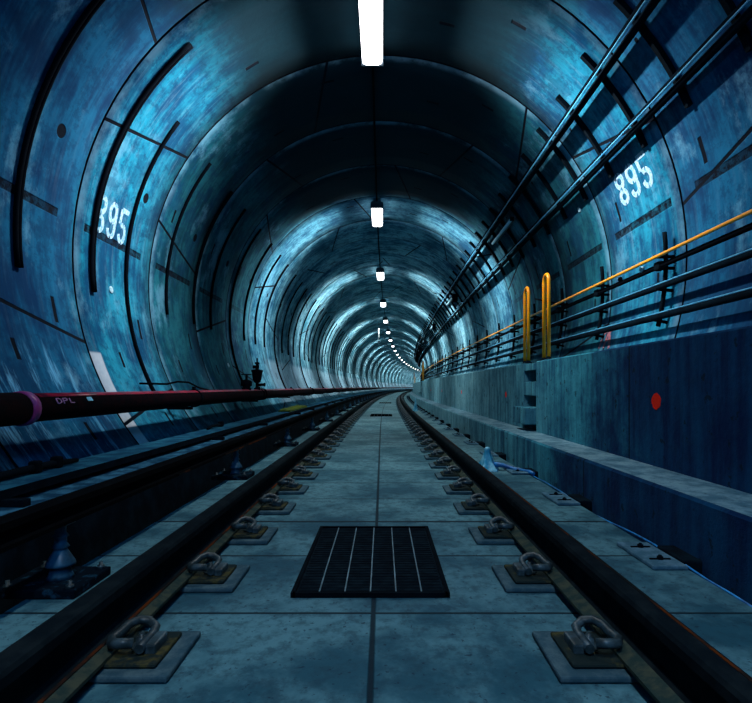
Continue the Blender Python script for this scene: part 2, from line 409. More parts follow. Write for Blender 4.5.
# ------------------------------------------------------------------ running rails
def rail_profile(cx, zb, H=.16):
    pts = [(.070, 0), (.070, .010), (.028, .024), (.010, .038), (.008, .100), (.020, .116), (.036, .122), (.0365, .146), (.030, .156), (.018, .160)]
    pts = [(x, z*H/.16) for x, z in pts]
    full = pts + [(-x, z) for x, z in reversed(pts)]
    return [(cx + x, zb + z) for x, z in full]
RL, RR, ZB = -.81, .714, .035
for cx, side in ((RL, 'left'), (RR, 'right')):
    n = 20
    mis = [0]*n
    for k in (0, 1, 17, 18): mis[k] = 1
    mb = MB(); mb.sweep(rail_profile(cx, ZB), ss, mis=mis)
    o = mb.build('running_rail', [M['steel'], M['foot']], fix=False)
    tag(o, f'long dark steel {side} running rail on clip plates along the concrete slab', 'rail')
    # rust line on the gauge corner
    sd = 1 if cx < 0 else 1
    x0 = cx + (.0365 if cx < 0 else .022)
    mb = MB()
    if cx > 0: mb.sweep([(cx+.012, ZB+.1602), (cx+.020, ZB+.1602), (cx+.020, ZB+.1612), (cx+.012, ZB+.1612)], stations(1.0, 60))
    else: mb.sweep([(cx+.030, ZB+.0255), (cx+.038, ZB+.022), (cx+.039, ZB+.024), (cx+.031, ZB+.0275)], stations(1.0, 60))
    r = mb.build('rust_line', M['rust'], o); r['label'] = 'thin orange rust streak'

# fasteners under the rails
def fastener(detail):
    root = bpy.data.objects.new('rail_fastener', None); C.objects.link(root); root.empty_display_size = .1
    base, pad, bolts = MB(), MB(), []
    base.box((0, 0, .0115), (.50, .27, .019))
    pad.box((0, 0, .028), (.41, .20, .014))
    clips = []
    for sx in (-1, 1):
        c = MB(); pts = []
        # bent spring clip: bottom leg, arch, toe on the rail foot
        for p in ((.155,-.055,.045),(.155,.03,.047),(.150,.062,.058),(.125,.078,.075),(.095,.072,.085),(.078,.045,.082),(.072,.01,.070),(.062,-.02,.064),(.080,-.055,.072),(.110,-.068,.082),(.140,-.058,.075)):
            pts.append((sx*(p[0]-.012), p[1]*1.05, .055+(p[2]-.045)*.60))
        c.tube(pts, .014, 8); clips.append(c)
        b = MB(); b.lathe([(.030,.035),(.030,.042),(.017,.043),(.017,.062),(.008,.064),(.008,.074)], (sx*.125, 0, 0), 6); bolts.append(b)
        h = MB(); h.box((sx*.165, .0, .046), (.035, .09, .03)); clips.append(h)
    if detail:
        base.build('base_plate', M['plate'], root, bevel=.006); pad.build('rail_pad', M['pad'], root, bevel=.012)
        clips[0].build('spring_clip', M['clip'], root); clips[2].build('spring_clip', M['clip'], root)
        clips[1].build('clip_shoulder', M['clip'], root, bevel=.006); clips[3].build('clip_shoulder', M['clip'], root, bevel=.006)
        for b in bolts: b.build('bolt', M['clip'], root)
        return root
    bpy.data.objects.remove(root)
    mb = MB()
    def add(src, mi):
        o = len(mb.v); mb.v += src.v
        for f_, sm in zip(src.f, src.sm): mb.face([i+o for i in f_], mi=mi, smooth=sm)
    add(base, 0); add(pad, 1)
    for c in clips: add(c, 2)
    for b in bolts: add(b, 2)
    return mb.build('rail_fastener', [M['plate'], M['pad'], M['clip']])
FN, FF = fastener(True), fastener(False)
firstn = firstf = True
for cx, side in ((RL, 'left'), (RR, 'right')):
    k = 0; s = 1.54
    while s < 62:
        k += 1
        if s < 16:
            if firstn: o = FN; firstn = False; o.location = P(s, cx, 0)
            else: o = dup(FN, s, cx, 0)
        else:
            if firstf: o = FF; firstf = False; o.location = P(s, cx, 0); o.rotation_euler.z = -phi(s)
            else: o = dup(FF, s, cx, 0)
        tag(o, f'steel plate and spring clips clamping the {side} rail, {nth(k)} from the camera', 'rail fastener', f'rail fasteners along the {side} rail')
        s += .62

# grates between the rails
def grate(s0, s1, label):
    r = empty('drain_grate', s0, -.043, 0)
    w = .57; L = s1 - s0
    MB().box((0, L/2, .006), (w, L, .010)).build('grating_panel', M['grate_dark'], r, bevel=.002)
    fr = MB()
    for x in (-w/2, w/2): fr.box((x, L/2, .010), (.016, L+.016, .018))
    for y in (0, L): fr.box((0, y, .010), (w, .016, .018))
    fr.build('grating_frame', M['black'], r)
    for i in range(1, 6):
        MB().box((-w/2 + w*i/6, L/2, .0135), (.0045, L-.03, .006)).build('bearing_bar', M['grate_line'], r)
    cr = MB(); n = 30
    for i in range(1, n): cr.box((0, L*i/n, .0118), (w-.03, .004, .0016))
    cr.build('cross_bars', M['black'], r)
    tag(r, label, 'grate')
grate(1.99, 2.93, 'large black drain grate with pale lengthwise bars between the rails nearest the camera')
grate(14.2, 15.1, 'distant narrow dark drain grate crossing the centre joint of the slab')
grate(25.6, 26.5, 'farthest faint drain grate in the slab before the bend')

# outer access plates on the right slab edge
def edge_plate(s, k):
    r = empty('slab_anchor_plate', s, 1.22, 0)
    pl = MB().box((0, 0, .010), (.15, .36, .018)).build('plate', PL, r, bevel=.005)
    MB().box((.20-.05, .02, -.05), (.10, .24, .13)).build('concrete_stub', M['gutter'], r, bevel=.01)
    for y in (-.09, .09):
        b = MB(); b.box((0, y, .0215), (.09, .010, .005)); b.lathe([(.014,.018),(.014,.032),(.008,.033),(.008,.038)], (0, y, 0), 8)
        b.build('bolt', M['black'], pl)
    tag(r, f'flat square anchor plate with two bolts on the right slab edge, {nth(k)} from the camera', 'plate', 'anchor plates on the right slab edge')
PL = simple('anchor_plate_dusty', (.05, .13, .18), (.11, .22, .29), .7, .0, 16)
k = 0; s = 2.46
while s < 48:
    k += 1; edge_plate(s, k); s += 1.24

# ------------------------------------------------------------------ left: third rail, insulators, cover board, pipe
TX = -1.25
mb = MB(); mb.sweep([(TX-.035, hz(-.527)), (TX+.045, hz(-.527)), (TX+.045, hz(-.512)), (TX+.03, hz(-.505)), (TX+.03, hz(-.465)), (TX+.045, hz(-.46)), (TX+.045, hz(-.435)), (TX-.035, hz(-.435))], ss)
o = tag(mb.build('conductor_rail', M['third'], fix=False), 'heavy black conductor rail raised on insulators left of the track', 'rail')
for a, b in ((4.15, 5.6), (3.2, 3.4)):
    r = MB().sweep([(TX+.0452, hz(-.525)), (TX+.048, hz(-.525)), (TX+.048, hz(-.515)), (TX+.0452, hz(-.515))], stations(a, b, .3)).build('rust_line', M['rust'], o)
    r['label'] = 'orange rust streak along the lower flange'
def insulator():
    r = bpy.data.objects.new('rail_insulator', None); C.objects.link(r)
    bp = MB().box((-.02, 0, .018), (.30, .27, .034)).build('base_plate', M['insplate'], r, bevel=.006)
    MB().lathe([(.05,.035),(.042,.05),(.034,.08),(.054,.085),(.052,.095),(.038,.12),(.026,.14),(.022,.15),(.032,.155),(.022,.17),(.022,.19),(.03,.195),(.02,.21),(.02,.235),(.03,.24),(.03,.243)], n=20).build('porcelain_body', M['insul'], r)
    MB().box((0, 0, .2445), (.08, .07, .006)).build('cap', M['clip'], r, bevel=.003)
    for sx, sy in ((.10, -.11), (.10, .11), (-.13, -.11), (-.13, .11)):
        MB().lathe([(.016,.034),(.016,.046),(.008,.048),(.008,.062)], (sx, sy, 0), 6).build('bolt', M['clip'], bp)
    return r
I0 = insulator(); s = 2.10; k = 0
while s < 62:
    k += 1
    o = I0 if k == 1 else dup(I0, s, TX, 0)
    if k == 1: o.location = P(s, TX, 0)
    tag(o, f'skirted insulator under the conductor rail, {nth(k)} from the camera', 'insulator', 'insulators under the conductor rail')
    s += 2.52
# cover board ledge
BH = -.49
mb = MB(); mb.sweep([(-2.045, hz(BH-.045)), (-1.80, hz(BH-.045)), (-1.80, hz(BH)), (-2.065, hz(BH))], ss, mis=[1, 1, 0, 1])
tag(mb.build('cover_board', [M['cover'], M['board_edge']], fix=False), 'long flat grey cover board running along the foot of the left wall', 'board')
P0 = MB().box((0, 0, 0), (.13, .06, .5)).build('board_post', M['board_edge'], bevel=.004); s = 2.58; k = 0
while s < 62:
    k += 1
    o = P0 if k == 1 else dup(P0, s, -1.76, hz(BH-.045)-.25)
    if k == 1: o.location = P(s, -1.76, hz(BH-.045)-.25)
    tag(o, f'short black post holding up the cover board, {nth(k)} from the camera', 'post', 'posts under the cover board')
    s += 3.22 if k % 2 else 2.2
# clamp lying on the board
r = empty('cable_clamp', 3.05, -1.97, hz(BH))
MB().tube([(-.03,-.42,.012),(0,-.30,.03),(0,0,.032),(0,.20,.03),(.01,.42,.02)], [.012,.022,.022,.022,.014], 8).build('clamp_bar', M['black'], r)
for y in (.02, .22):
    MB().box((0, y, .036), (.06, .055, .07)).build('clamp_block', M['black'], r, bevel=.012)
tag(r, 'black cable clamp bar with two lumps lying on the cover board at far left', 'clamp')
r = empty('cable_clamp', 6.45, -1.99, hz(BH))
MB().tube([(-.0,-.30,.012),(0,-.15,.03),(0,.10,.03),(0,.28,.02)], [.012,.018,.018,.014], 8).build('clamp_bar', M['black'], r)
MB().box((0, .22, .034), (.06, .07, .066)).build('clamp_block', M['black'], r, bevel=.012)
tag(r, 'small dark clamp lying on the cover board just past the first pale wall patch', 'clamp')
# yellow-green tarp on the board
mb = MB(); nx, ny = 7, 40; rnd = random.Random(3); g_ = []
for i in range(ny+1):
    row = []
    for j in range(nx+1):
        x = -.115 + .23*j/nx; y = 2.5*i/ny
        h = .022 + .05*math.sin(PI*j/nx)*(.5+.5*math.sin(i*.5))*math.sin(PI*i/ny)**.4 + rnd.uniform(0, .02)
        row.append(mb.vert((x + .012*math.sin(i*.9), y, h)))
    g_.append(row)
b_ = [[mb.vert((mb.v[v].x, mb.v[v].y, .002)) for v in row] for row in g_]
for i in range(ny):
    for j in range(nx):
        mb.face((g_[i][j], g_[i][j+1], g_[i+1][j+1], g_[i+1][j]), smooth=True); mb.face((b_[i][j], b_[i+1][j], b_[i+1][j+1], b_[i][j+1]))
    mb.face((g_[i][0], g_[i+1][0], b_[i+1][0], b_[i][0])); mb.face((g_[i][nx], b_[i][nx], b_[i+1][nx], g_[i+1][nx]))
mb.face([g_[0][j] for j in range(nx+1)][::-1] + [b_[0][j] for j in range(nx+1)]); mb.face([g_[ny][j] for j in range(nx+1)] + [b_[ny][j] for j in range(nx+1)][::-1])
tag(mb.build('folded_tarp', M['tarp'], loc=P(10.6, -1.93, hz(BH)), rotz=-phi(11.8)), 'crumpled yellow-green tarp lying along the cover board', 'tarp')

# fire main
PX, PZ, PR = -2.0, hz(-.12), .082
root = empty('fire_main_pipe', 0, PX, 0); root.location = (0, 0, 0)
pts = lambda a, b, u=PX, z=PZ: [P(q, u, z) for q in stations(a, b)]
run0 = MB().tube(pts(SB, SEND), PR, 20).build('pipe_run', M['blackpipe'], root)
for q, w in ((3.00, .03), (9.0, .05), (15.0, .05), (21.0, .05), (27.0, .05)):
    MB().tube([P(q-w, PX, PZ), P(q-w*.8, PX, PZ), P(q+w*.8, PX, PZ), P(q+w, PX, PZ)], [PR*1.06, PR*1.18, PR*1.18, PR*1.06], 20).build('coupling', M['magenta'] if q < 4 else M['blackpipe'], root)
MB().tube([P(2.0, PX, PZ), P(2.96, PX, PZ)], PR*1.10, 20).build('thick_sleeve', M['blackpipe'], root)
# red highlight along the top of the pipe, painted as a shell arc
def arc_shell(a0, a1, s0, s1, off, mat, name):
    mb = MB(); st = stations(s0, s1); n = 6
    for e in (0, .003):
        pass
    rows = []
    for q in st:
        inn = [P(q, PX + (PR+off)*math.cos(math.radians(a0+(a1-a0)*k/n)), PZ + (PR+off)*math.sin(math.radians(a0+(a1-a0)*k/n))) for k in range(n+1)]
        out = [P(q, PX + (PR+off+.002)*math.cos(math.radians(a0+(a1-a0)*k/n)), PZ + (PR+off+.002)*math.sin(math.radians(a0+(a1-a0)*k/n))) for k in range(n+1)]
        rows.append([mb.vert(p) for p in out] + [mb.vert(p) for p in reversed(inn)])
    N = 2*n+2
    for i in range(len(st)-1):
        for k in range(N): mb.face((rows[i][k], rows[i][(k+1)%N], rows[i+1][(k+1)%N], rows[i+1][k]), smooth=True)
    mb.face(rows[0]); mb.face(rows[-1][::-1])
    return mb.build(name, mat, root)
arc_shell(50, 115, 3.08, SEND, .0, M['red'], 'red_highlight_stripe')
# lettering DPL on the pipe: strokes laid on the surface
def pipe_letter(strokes, s0, a0, w, hgt, mat, name):
    mb = MB()
    for pts2 in strokes:
        pp = []
        for (x, y) in pts2:
            a = math.radians(a0 + y*hgt/PR*180/PI)
            pp.append(P(s0 + x*w, PX + (PR+.003)*math.cos(a), PZ + (PR+.003)*math.sin(a)))
        mb.tube(pp, .0035, 5)
    return mb.build(name, mat, run0)
pipe_letter([[(0,0),(0,1),(.5,1),(.9,.75),(.9,.25),(.5,0),(0,0)]], 3.20, 16, .045, .030, M['pink'], 'letter_d')
pipe_letter([[(0,-.1),(0,1),(.7,1),(.9,.75),(.7,.5),(0,.5)]], 3.265, 16, .045, .030, M['pink'], 'letter_p')
pipe_letter([[(0,1),(0,0),(.8,0)]], 3.335, 16, .045, .030, M['pink'], 'letter_l')
mb = MB(); mb.box((0,0,0), (.004, .055, .028))
o = mb.build('sticker', M['label'], run0, loc=P(3.56, PX+(PR+.002)*math.cos(.52), PZ+(PR+.002)*math.sin(.52))); o.rotation_euler = (0, -.52, 0)
tag(root, 'large dark red fire main pipe running along the left wall', 'pipe')
# pipe brackets
def pipe_bracket(s, k):
    r = empty('pipe_bracket', s, PX, PZ)
    mb = MB(); mb.tube([(PR*1.06*math.cos(t), 0, PR*1.06*math.sin(t)) for t in [2*PI*i/20 for i in range(21)]], .010, 6, caps=False); mb.build('clamp_ring', M['black'], r)
    MB().box((-.20, 0, -.105), (.36, .05, .03)).build('arm', M['black'], r)
    MB().box((0, 0, .10), (.03, .05, .05)).build('lug', M['black'], r, bevel=.004)
    tag(r, f'black clamp ring holding the fire main to the left wall, {nth(k)} from the camera', 'bracket', 'clamps of the fire main')
for k, q in enumerate([5.75 + 3.04*i for i in range(18)]): pipe_bracket(q, k+1)
# hose valve
r = empty('hose_valve', 8.65, PX, PZ + PR)
MB().lathe([(.05,-.01),(.05,.02),(.025,.03),(.025,.10),(.055,.115),(.055,.13),(.07,.16),(.085,.27),(.095,.29),(.095,.31),(.03,.32),(.02,.40),(.035,.405),(.035,.43),(.012,.44),(.012,.50)], n=14).build('valve_body', M['black'], r)
MB().tube([(0,0,.07),(.10,0,.075),(.13,0,.075)], [.022,.022,.035], 8).build('outlet', M['black'], r)
MB().box((-.02, 0, .36), (.10, .03, .05)).build('bracket', M['black'], r, bevel=.005)
tag(r, 'tall black hose valve standing on top of the fire main', 'valve')
r = empty('hose_valve', 8.05, PX - .02, PZ + PR)
vb = MB().lathe([(.07,-.01),(.07,.02),(.05,.04),(.085,.06),(.085,.12),(.05,.14),(.018,.15),(.018,.22)], n=14).build('valve_body', M['black'], r)
mb = MB(); mb.tube([(.07*math.cos(t), .07*math.sin(t), .225) for t in [2*PI*i/14 for i in range(15)]], .009, 6, caps=False)
mb.box((0,0,.225), (.13,.012,.01)); mb.box((0,0,.225), (.012,.13,.01)); mb.build('hand_wheel', M['black'], vb)
tag(r, 'squat black valve with a small hand wheel just before the tall hose valve', 'valve')
# loose wire above the pipe
pp = [wall_pt(5.35, 205, .02), Vector(P(5.42, -2.16, hz(.0)))+Vector((0,0,.03)), P(5.55, -2.10, hz(.055)), P(5.75, -2.06, hz(.05)), P(6.0, -2.03, hz(-.01)), P(6.2, PX, PZ+PR+.006)]
tag(MB().tube(pp, .010, 8).build('loop_wire', M['cable']), 'short looped black wire arching above the fire main', 'wire')

# ------------------------------------------------------------------ left wall conduits (circumferential)
def arc_tube(a0, a1, off, r, step=3.0, twin=0.0):
    n = max(3, int(abs(a1-a0)/step)); rr = TR - off; mb = MB()
    for dy in ((-twin, twin) if twin else (0,)):
        mb.tube([(TCX + rr*math.cos(math.radians(a0+(a1-a0)*i/n)), dy, TCZ + rr*math.sin(math.radians(a0+(a1-a0)*i/n))) for i in range(n+1)], r, 8)
    return mb
def place_arc(mesh_o, s):
    mesh_o.location = P(s, 0, 0); mesh_o.rotation_euler.z = -phi(s)
wide = arc_tube(131, 186, .022, .019, twin=.017).build('wall_conduit', M['cable'])
short = arc_tube(142.5, 185.6, .018, .020).build('wall_conduit', M['cable'])
lng = arc_tube(142.5, 211, .018, .020).build('wall_conduit', M['cable'])
LEFT = [(3.92, 0), (4.94, 0), (5.6, 2), (6.64, 1), (7.6, 1), (8.35, 1), (9.4, 2)]
s = 9.4
while s < 66:
    for dd, ty in ((.95, 1), (1.85, 1), (2.7, 1), (3.8, 2)): LEFT.append((s + dd, ty))
    s += 3.8
used = [False]*3
for k, (s, ty) in enumerate(LEFT):
    src = (wide, short, lng)[ty]
    if not used[ty]: o = src; used[ty] = True
    else: o = dup(src)
    place_arc(o, s)
    kind = ('thick twin', 'short thin', 'long')[ty]
    tag(o, f'{kind} black conduit curving up the left wall, {nth(k+1)} from the camera', 'conduit', 'conduits curving up the left wall')
for j, (s, a, off) in enumerate(((4.9, 158, .03), (5.5, 152.5, .03), (4.86, 184.6, .02), (3.98, 186, .02))):
    pass

# right wall hanger straps, trays
AA, AB = math.degrees(math.atan2(2.78-1.147, 1.94)), math.degrees(math.atan2(2.32-1.147, 2.25))
strap0 = MB()
n = 10; a0, a1 = 23.3, 45.5
for i in range(n):
    t0 = a0+(a1-a0)*i/n; t1 = a0+(a1-a0)*(i+1)/n
    c = []
    for t in (t0, t1):
        for off in (.004, .045):
            for y in (-.022, .022):
                rr = TR - off; c.append(strap0.vert((TCX+rr*math.cos(math.radians(t)), y, TCZ+rr*math.sin(math.radians(t)))))
    strap0.face((c[0],c[1],c[5],c[4])); strap0.face((c[2],c[6],c[7],c[3])); strap0.face((c[0],c[4],c[6],c[2])); strap0.face((c[1],c[3],c[7],c[5]))
    if i == 0: strap0.face((c[0],c[2],c[3],c[1]))
    if i == n-1: strap0.face((c[4],c[5],c[7],c[6]))
S0_ = strap0.build('hanger_strap', M['black']); s = 3.5; k = 0
while s < 62:
    k += 1; o = S0_ if k == 1 else dup(S0_)
    place_arc(o, s)
    tag(o, f'black curved strap behind both upper cable runs, {nth(k)} from the camera', 'strap', 'straps carrying the upper cable runs')
    s += .705
def run(name, ang, off, r, mat, parent=None, a=SB, b=SEND, flat=1.0):
    rr = TR - off; u = TCX + rr*math.cos(math.radians(ang)); z = TCZ + rr*math.sin(math.radians(ang))
    return MB().tube([P(q, u, z) for q in stations(a, b)], r, 12).build(name, mat, parent)
def tray(name, ang, label):
    root = empty(name, 0, 0, 0)
    run('lower_conduit', ang-.75, .095, .031, M['tray'], root)
    run('upper_conduit', ang+.95, .085, .018, M['tray'], root)
    c = run('pale_edge_cable', ang+.25, .145, .008, M['pale_line'], root); c['label'] = 'thin pale blue cable'
    tag(root, label, 'cable run')
tray('cable_run', AA, 'upper of the two dark cable runs crossing the right of the vault')
tray('cable_run', AB, 'lower of the two dark cable runs above the stencilled number on the right wall')

# handrail, pipes and brackets on the right wall
def at_ratio(ratio, off):
    """angle on a circle inset by off where H = ratio * X"""
    lo, hi = -20, 60
    for _ in range(60):
        mid = (lo+hi)/2; rr = TR-off
        X = TCX + rr*math.cos(math.radians(mid)); H = 1.147 + rr*math.sin(math.radians(mid))
        if H/X < ratio: lo = mid
        else: hi = mid
    return mid
hr = run('long_handrail', at_ratio(.475, .20), .20, .0145, M['yellowdull'], a=SB); tag(hr, 'long thin yellow handrail running along the right wall above the walkway', 'handrail')
tag(run('wall_pipe', at_ratio(.435, .13), .13, .024, M['cable']), 'thin black pipe directly below the long yellow handrail', 'pipe')
root = empty('wall_pipe', 0, 0, 0); run('pipe_run', at_ratio(.360, .13), .13, .027, M['tray'], root); run('top_highlight', at_ratio(.375, .155), .145, .007, M['pale_line'], root)  # top highlights of this pipe and the next modelled as pale lines
tag(root, 'middle dark pipe with a painted pale highlight along its top, right wall', 'pipe')
root = empty('wall_pipe', 0, 0, 0); run('pipe_run', at_ratio(.254, .13), .13, .029, M['tray'], root); run('top_highlight', at_ratio(.270, .155), .145, .007, M['pale_line'], root)
tag(root, 'lowest dark pipe with a painted pale highlight along its top, just above the walkway wall', 'pipe')
def rbracket():
    r = bpy.data.objects.new('handrail_bracket', None); C.objects.link(r)
    a0, a1 = -13.5, 5.5
    rr = TR-.075
    mb = MB(); n = 8; pts_ = [(TCX+rr*math.cos(math.radians(a0+(a1-a0)*i/n)), 0, TCZ+rr*math.sin(math.radians(a0+(a1-a0)*i/n))) for i in range(n+1)]
    mb.tube(pts_, .022, 4); mb.build('upright', M['black'], r)
    for rt in (.475, .435, .36, .254):
        a = math.radians(at_ratio(rt, .10)); off = .19 if rt == .475 else .16
        p0 = Vector((TCX+(TR-.002)*math.cos(a), 0, TCZ+(TR-.002)*math.sin(a))); p1 = Vector((TCX+(TR-off)*math.cos(a), 0, TCZ+(TR-off)*math.sin(a)))
        MB().tube([p0+Vector((0,0,-.03)), p1+Vector((0,0,-.03))], .016, 6).build('arm', M['black'], r)
    a = math.radians(at_ratio(.435, .13)); c = (TCX+(TR-.13)*math.cos(a), 0, TCZ+(TR-.13)*math.sin(a))
    MB().box(c, (.07, .10, .08)).build('joint_box', M['black'], r, bevel=.015)
    return r
B0 = rbracket(); s = 4.86; k = 0
while s < 60:
    k += 1; o = B0 if k == 1 else dup(B0)
    o.location = P(s, 0, 0); o.rotation_euler.z = -phi(s)
    tag(o, f'black upright bracket holding handrail and pipes on the right wall, {nth(k)} from the camera', 'bracket', 'brackets of the right wall pipes')
    s += 1.39
# small bits on the thin pipe
for j, s in enumerate((5.15, 5.62)):
    a = at_ratio(.452, .15); rr = TR-.15
    o = MB().lathe([(.0,-.03),(.020,-.02),(.024,.0),(.020,.02),(.0,.03)], n=10).build('pipe_clip', M['plug'] if j == 0 else M['black'], loc=P(s, TCX+rr*math.cos(math.radians(a)), TCZ+rr*math.sin(math.radians(a))))
    tag(o, ('pale' if j == 0 else 'dark') + ' rounded clip on the thin pipe under the yellow handrail', 'clip')

# ladder grab rails
def grab(s, k, which):
    r = empty('grab_rail', s, 1.79, WALL_H)
    w = .085; H = .935; pts_ = [(0, -w, 0.0), (0, -w, H-w)]
    pts_ += [(0, -w*math.cos(t), H-w+w*math.sin(t)) for t in [PI*i/10 for i in range(1, 10)]] + [(0, w, H-w), (0, w, 0)]
    MB().tube(pts_, .020, 12).build('bent_tube', M['yellow'], r)
    for y in (-w, w): MB().lathe([(.042,0),(.042,.012),(.026,.016),(.026,.035)], (0, y, 0), 12).build('foot_flange', M['black'], r)
    tag(r, f'tall yellow hoop grab rail on the {which} side of the {nth(k)} ladder recess', 'grab rail', 'yellow hoop grab rails')
for k, L in enumerate(LAD[:4]):
    grab(L-.40, k+1, 'near'); grab(L+.40, k+1, 'far')

# ------------------------------------------------------------------ lamps
def make_lamp():
    r = bpy.data.objects.new('ceiling_lamp', None); C.objects.link(r)
    L = 1.25
    # housing sits against the crown, lens below it
    hs = MB().box((0, 0, .105), (.20, L+.10, .05)).build('housing', M['housing'], r, bevel=.01)
    MB().box((0, 0, .1425), (.10, .25, .025)).build('mount_bracket', M['black'], hs)
    lens = MB(); n = 8; prof = [(-.115, .08), (-.105, .02), (-.07, 0), (.07, 0), (.105, .02), (.115, .08)]
    va = [[lens.vert((x, y, z)) for x, z in prof] for y in (-L/2, L/2)]
    for i in range(5): lens.face((va[0][i], va[0][i+1], va[1][i+1], va[1][i]))
    lens.face((va[0][5], va[0][0], va[1][0], va[1][5])); lens.face(va[0][::-1]); lens.face(va[1])
    lens.build('lens', M['lens'], r)
    for y in (-L/2-.012, L/2+.012): MB().box((0, y, .055), (.25, .02, .12)).build('end_cap', M['housing'], hs, bevel=.006)
    for sx in (-1, 1):
        ld = LD_SIDE; lo = bpy.data.objects.new('side_light', ld); C.objects.link(lo); lo.parent = r
        lo.location = (sx*.125, 0, .045); lo.rotation_euler = (0, -sx*(PI/2 - math.radians(34)), 0)   # faces sideways
    lo = bpy.data.objects.new('down_light', LD_DOWN); C.objects.link(lo); lo.parent = r; lo.location = (0, 0, -.006)
    return r
def area(name, sx, sy, power, col, spread):
    l = bpy.data.lights.new(name, 'AREA'); l.shape = 'RECTANGLE'; l.size = sx; l.size_y = sy; l.energy = power; l.color = col; l.spread = math.radians(spread)
    return l
LC = (.93, .98, 1.0)
LD_SIDE = area('lamp_side', .07, 1.2, 62, LC, 76)
LD_DOWN = area('lamp_down', .15, 1.2, 42, LC, 120)
LX_ = -.108
L0 = make_lamp(); LZ = TCZ + TR - .20
lamps = [5.41 + 6.08*k for k in range(-2, 28)]
for k, s in enumerate(lamps):
    o = L0 if k == 0 else dup(L0, s, LX_, LZ)
    if k == 0: o.location = P(s, LX_, LZ)
    if k < 2: lb = 'lit lamp under the crown behind the camera' if k == 1 else 'lit lamp under the crown farther behind the camera'
    else: lb = f'bright white lamp under the crown of the vault, {nth(k-1)} from the camera'
    tag(o, lb, 'lamp', 'lamps along the crown')
tag(MB().tube([P(q, LX_, TCZ+TR-.03) for q in stations(SB, SEND)], .014, 10).build('crown_conduit', M['cable']), 'thin black conduit linking the lamps along the crown', 'conduit')

# unlit tube fixtures between the two cable runs
k = 0
for s in (9.2, 16.6, 24.0, 31.4, 38.8):
    k += 1
    a = math.radians(math.degrees(math.atan2(2.63-1.147, 2.05)))
    rr = TR - .12
    r = empty('tube_light', s, TCX + rr*math.cos(a), TCZ + rr*math.sin(a))
    MB().tube([(0, -.70, 0), (0, .70, 0)], .024, 10).build('tube', M['tube'], r)
    MB().box((.05*math.cos(a), 0, .05*math.sin(a)), (.06, 1.45, .05)).build('back_tray', M['housing'], r, bevel=.006)
    for y in (-.72, .72): MB().box((.01, y, .01), (.06, .04, .06)).build('end_holder', M['black'], r, bevel=.005)
    if k > 1: MB().box((.05, -.95, -.06), (.14, .22, .22)).build('junction_box', M['black'], r, bevel=.01)
    tag(r, f'pale unlit tube light between the two cable runs, {nth(k)} from the camera', 'tube light', 'unlit tube lights on the right of the vault')
# hanging white marker rod
r = empty('marker_rod', 30.0, -.50, 0); r.location.z = hz(2.39)
MB().lathe([(.028, 0), (.028, .86), (.012, .88)], n=8).build('white_tube', M['rod'], r)
MB().tube([(0, 0, .86), (0, 0, TCZ + math.sqrt(TR**2 - .50**2) - hz(2.39) + .01)], .008, 6).build('hanging_wire', M['black'], r)
tag(r, 'thin white rod hanging from the left of the vault beyond the fourth lamp', 'rod')

# ------------------------------------------------------------------ stencilled numbers on the lining
def lining_patch(polys, side, s0, a0, th=.003, name='wall_number', mat=None, parent=None, shear=0.0):
    """polys in (x right, y up) metres as read; right wall reads from far to near"""
    bm = bmesh.new()
    mb = MB()
    for poly in polys:
        n = len(poly); top, bot = [], []
        for (x, y) in poly:
            s = s0 + x if side == 'left' else s0 - x
            a = (a0 - math.degrees(y/TR)) if side == 'left' else (a0 + math.degrees(y/TR))
            top.append(mb.vert(wall_pt(s, a, th))); bot.append(mb.vert(wall_pt(s, a, -.002)))
        mb.face(top); mb.face(bot[::-1])
        for i in range(n): mb.face((top[i], bot[i], bot[(i+1)%n], top[(i+1)%n]))
    bm.free()
    return mb.build(name, mat or M['white'], parent)
def stroke(pts_, w):
    """quad strips along a polyline -> list of small quads"""
    out = []
    for (x0, y0), (x1, y1) in zip(pts_, pts_[1:]):
        dx, dy = x1-x0, y1-y0; L = math.hypot(dx, dy); nx, ny = -dy/L*w/2, dx/L*w/2; ex, ey = dx/L*w*.12, dy/L*w*.12
        out.append([(x0+nx-ex, y0+ny-ey), (x0-nx-ex, y0-ny-ey), (x1-nx+ex, y1-ny+ey), (x1+nx+ex, y1+ny+ey)])
    return out
def curve(cx, cy, rx, ry, d0, d1, n=8):
    return [(cx+rx*math.cos(math.radians(d0+(d1-d0)*i/n)), cy+ry*math.sin(math.radians(d0+(d1-d0)*i/n))) for i in range(n+1)]
def digit(ch, w, h, t):
    rx = w/2 - t/2; q = []
    if ch == '8':
        for c, ry in ((h*.74, h*.26-t/2), (h*.255, h*.255-t/2)):
            q += stroke(curve(w/2, c, rx, ry, 100, 260), t) + stroke(curve(w/2, c, rx, ry, -80, 80), t)
    if ch == '9':
        ry = h*.30-t/2; c = h*.70
        q += stroke(curve(w/2, c, rx, ry, 100, 260), t) + stroke(curve(w/2, c, rx, ry, -80, 80), t)
        q += stroke([(w-t/2, c), (w-t/2, h*.28)] + curve(w/2, h*.25, rx, h*.25-t/2, 0, -80, 5)[1:], t)
        q += stroke(curve(w/2, h*.25, rx, h*.25-t/2, 185, 255, 4), t)
    if ch == '5':
        q += stroke([(w-.01, h-t/2), (t/2+.01, h-t/2)], t) + stroke([(t/2, h-t*.6), (t/2, h*.56)], t)
        q += stroke(curve(w/2, h*.30, rx, h*.30-t/2, 125, 88, 4), t) + stroke(curve(w/2, h*.30, rx, h*.30-t/2, 72, -80, 8), t) + stroke(curve(w/2, h*.30, rx, h*.30-t/2, -100, -165, 4), t)
    return q
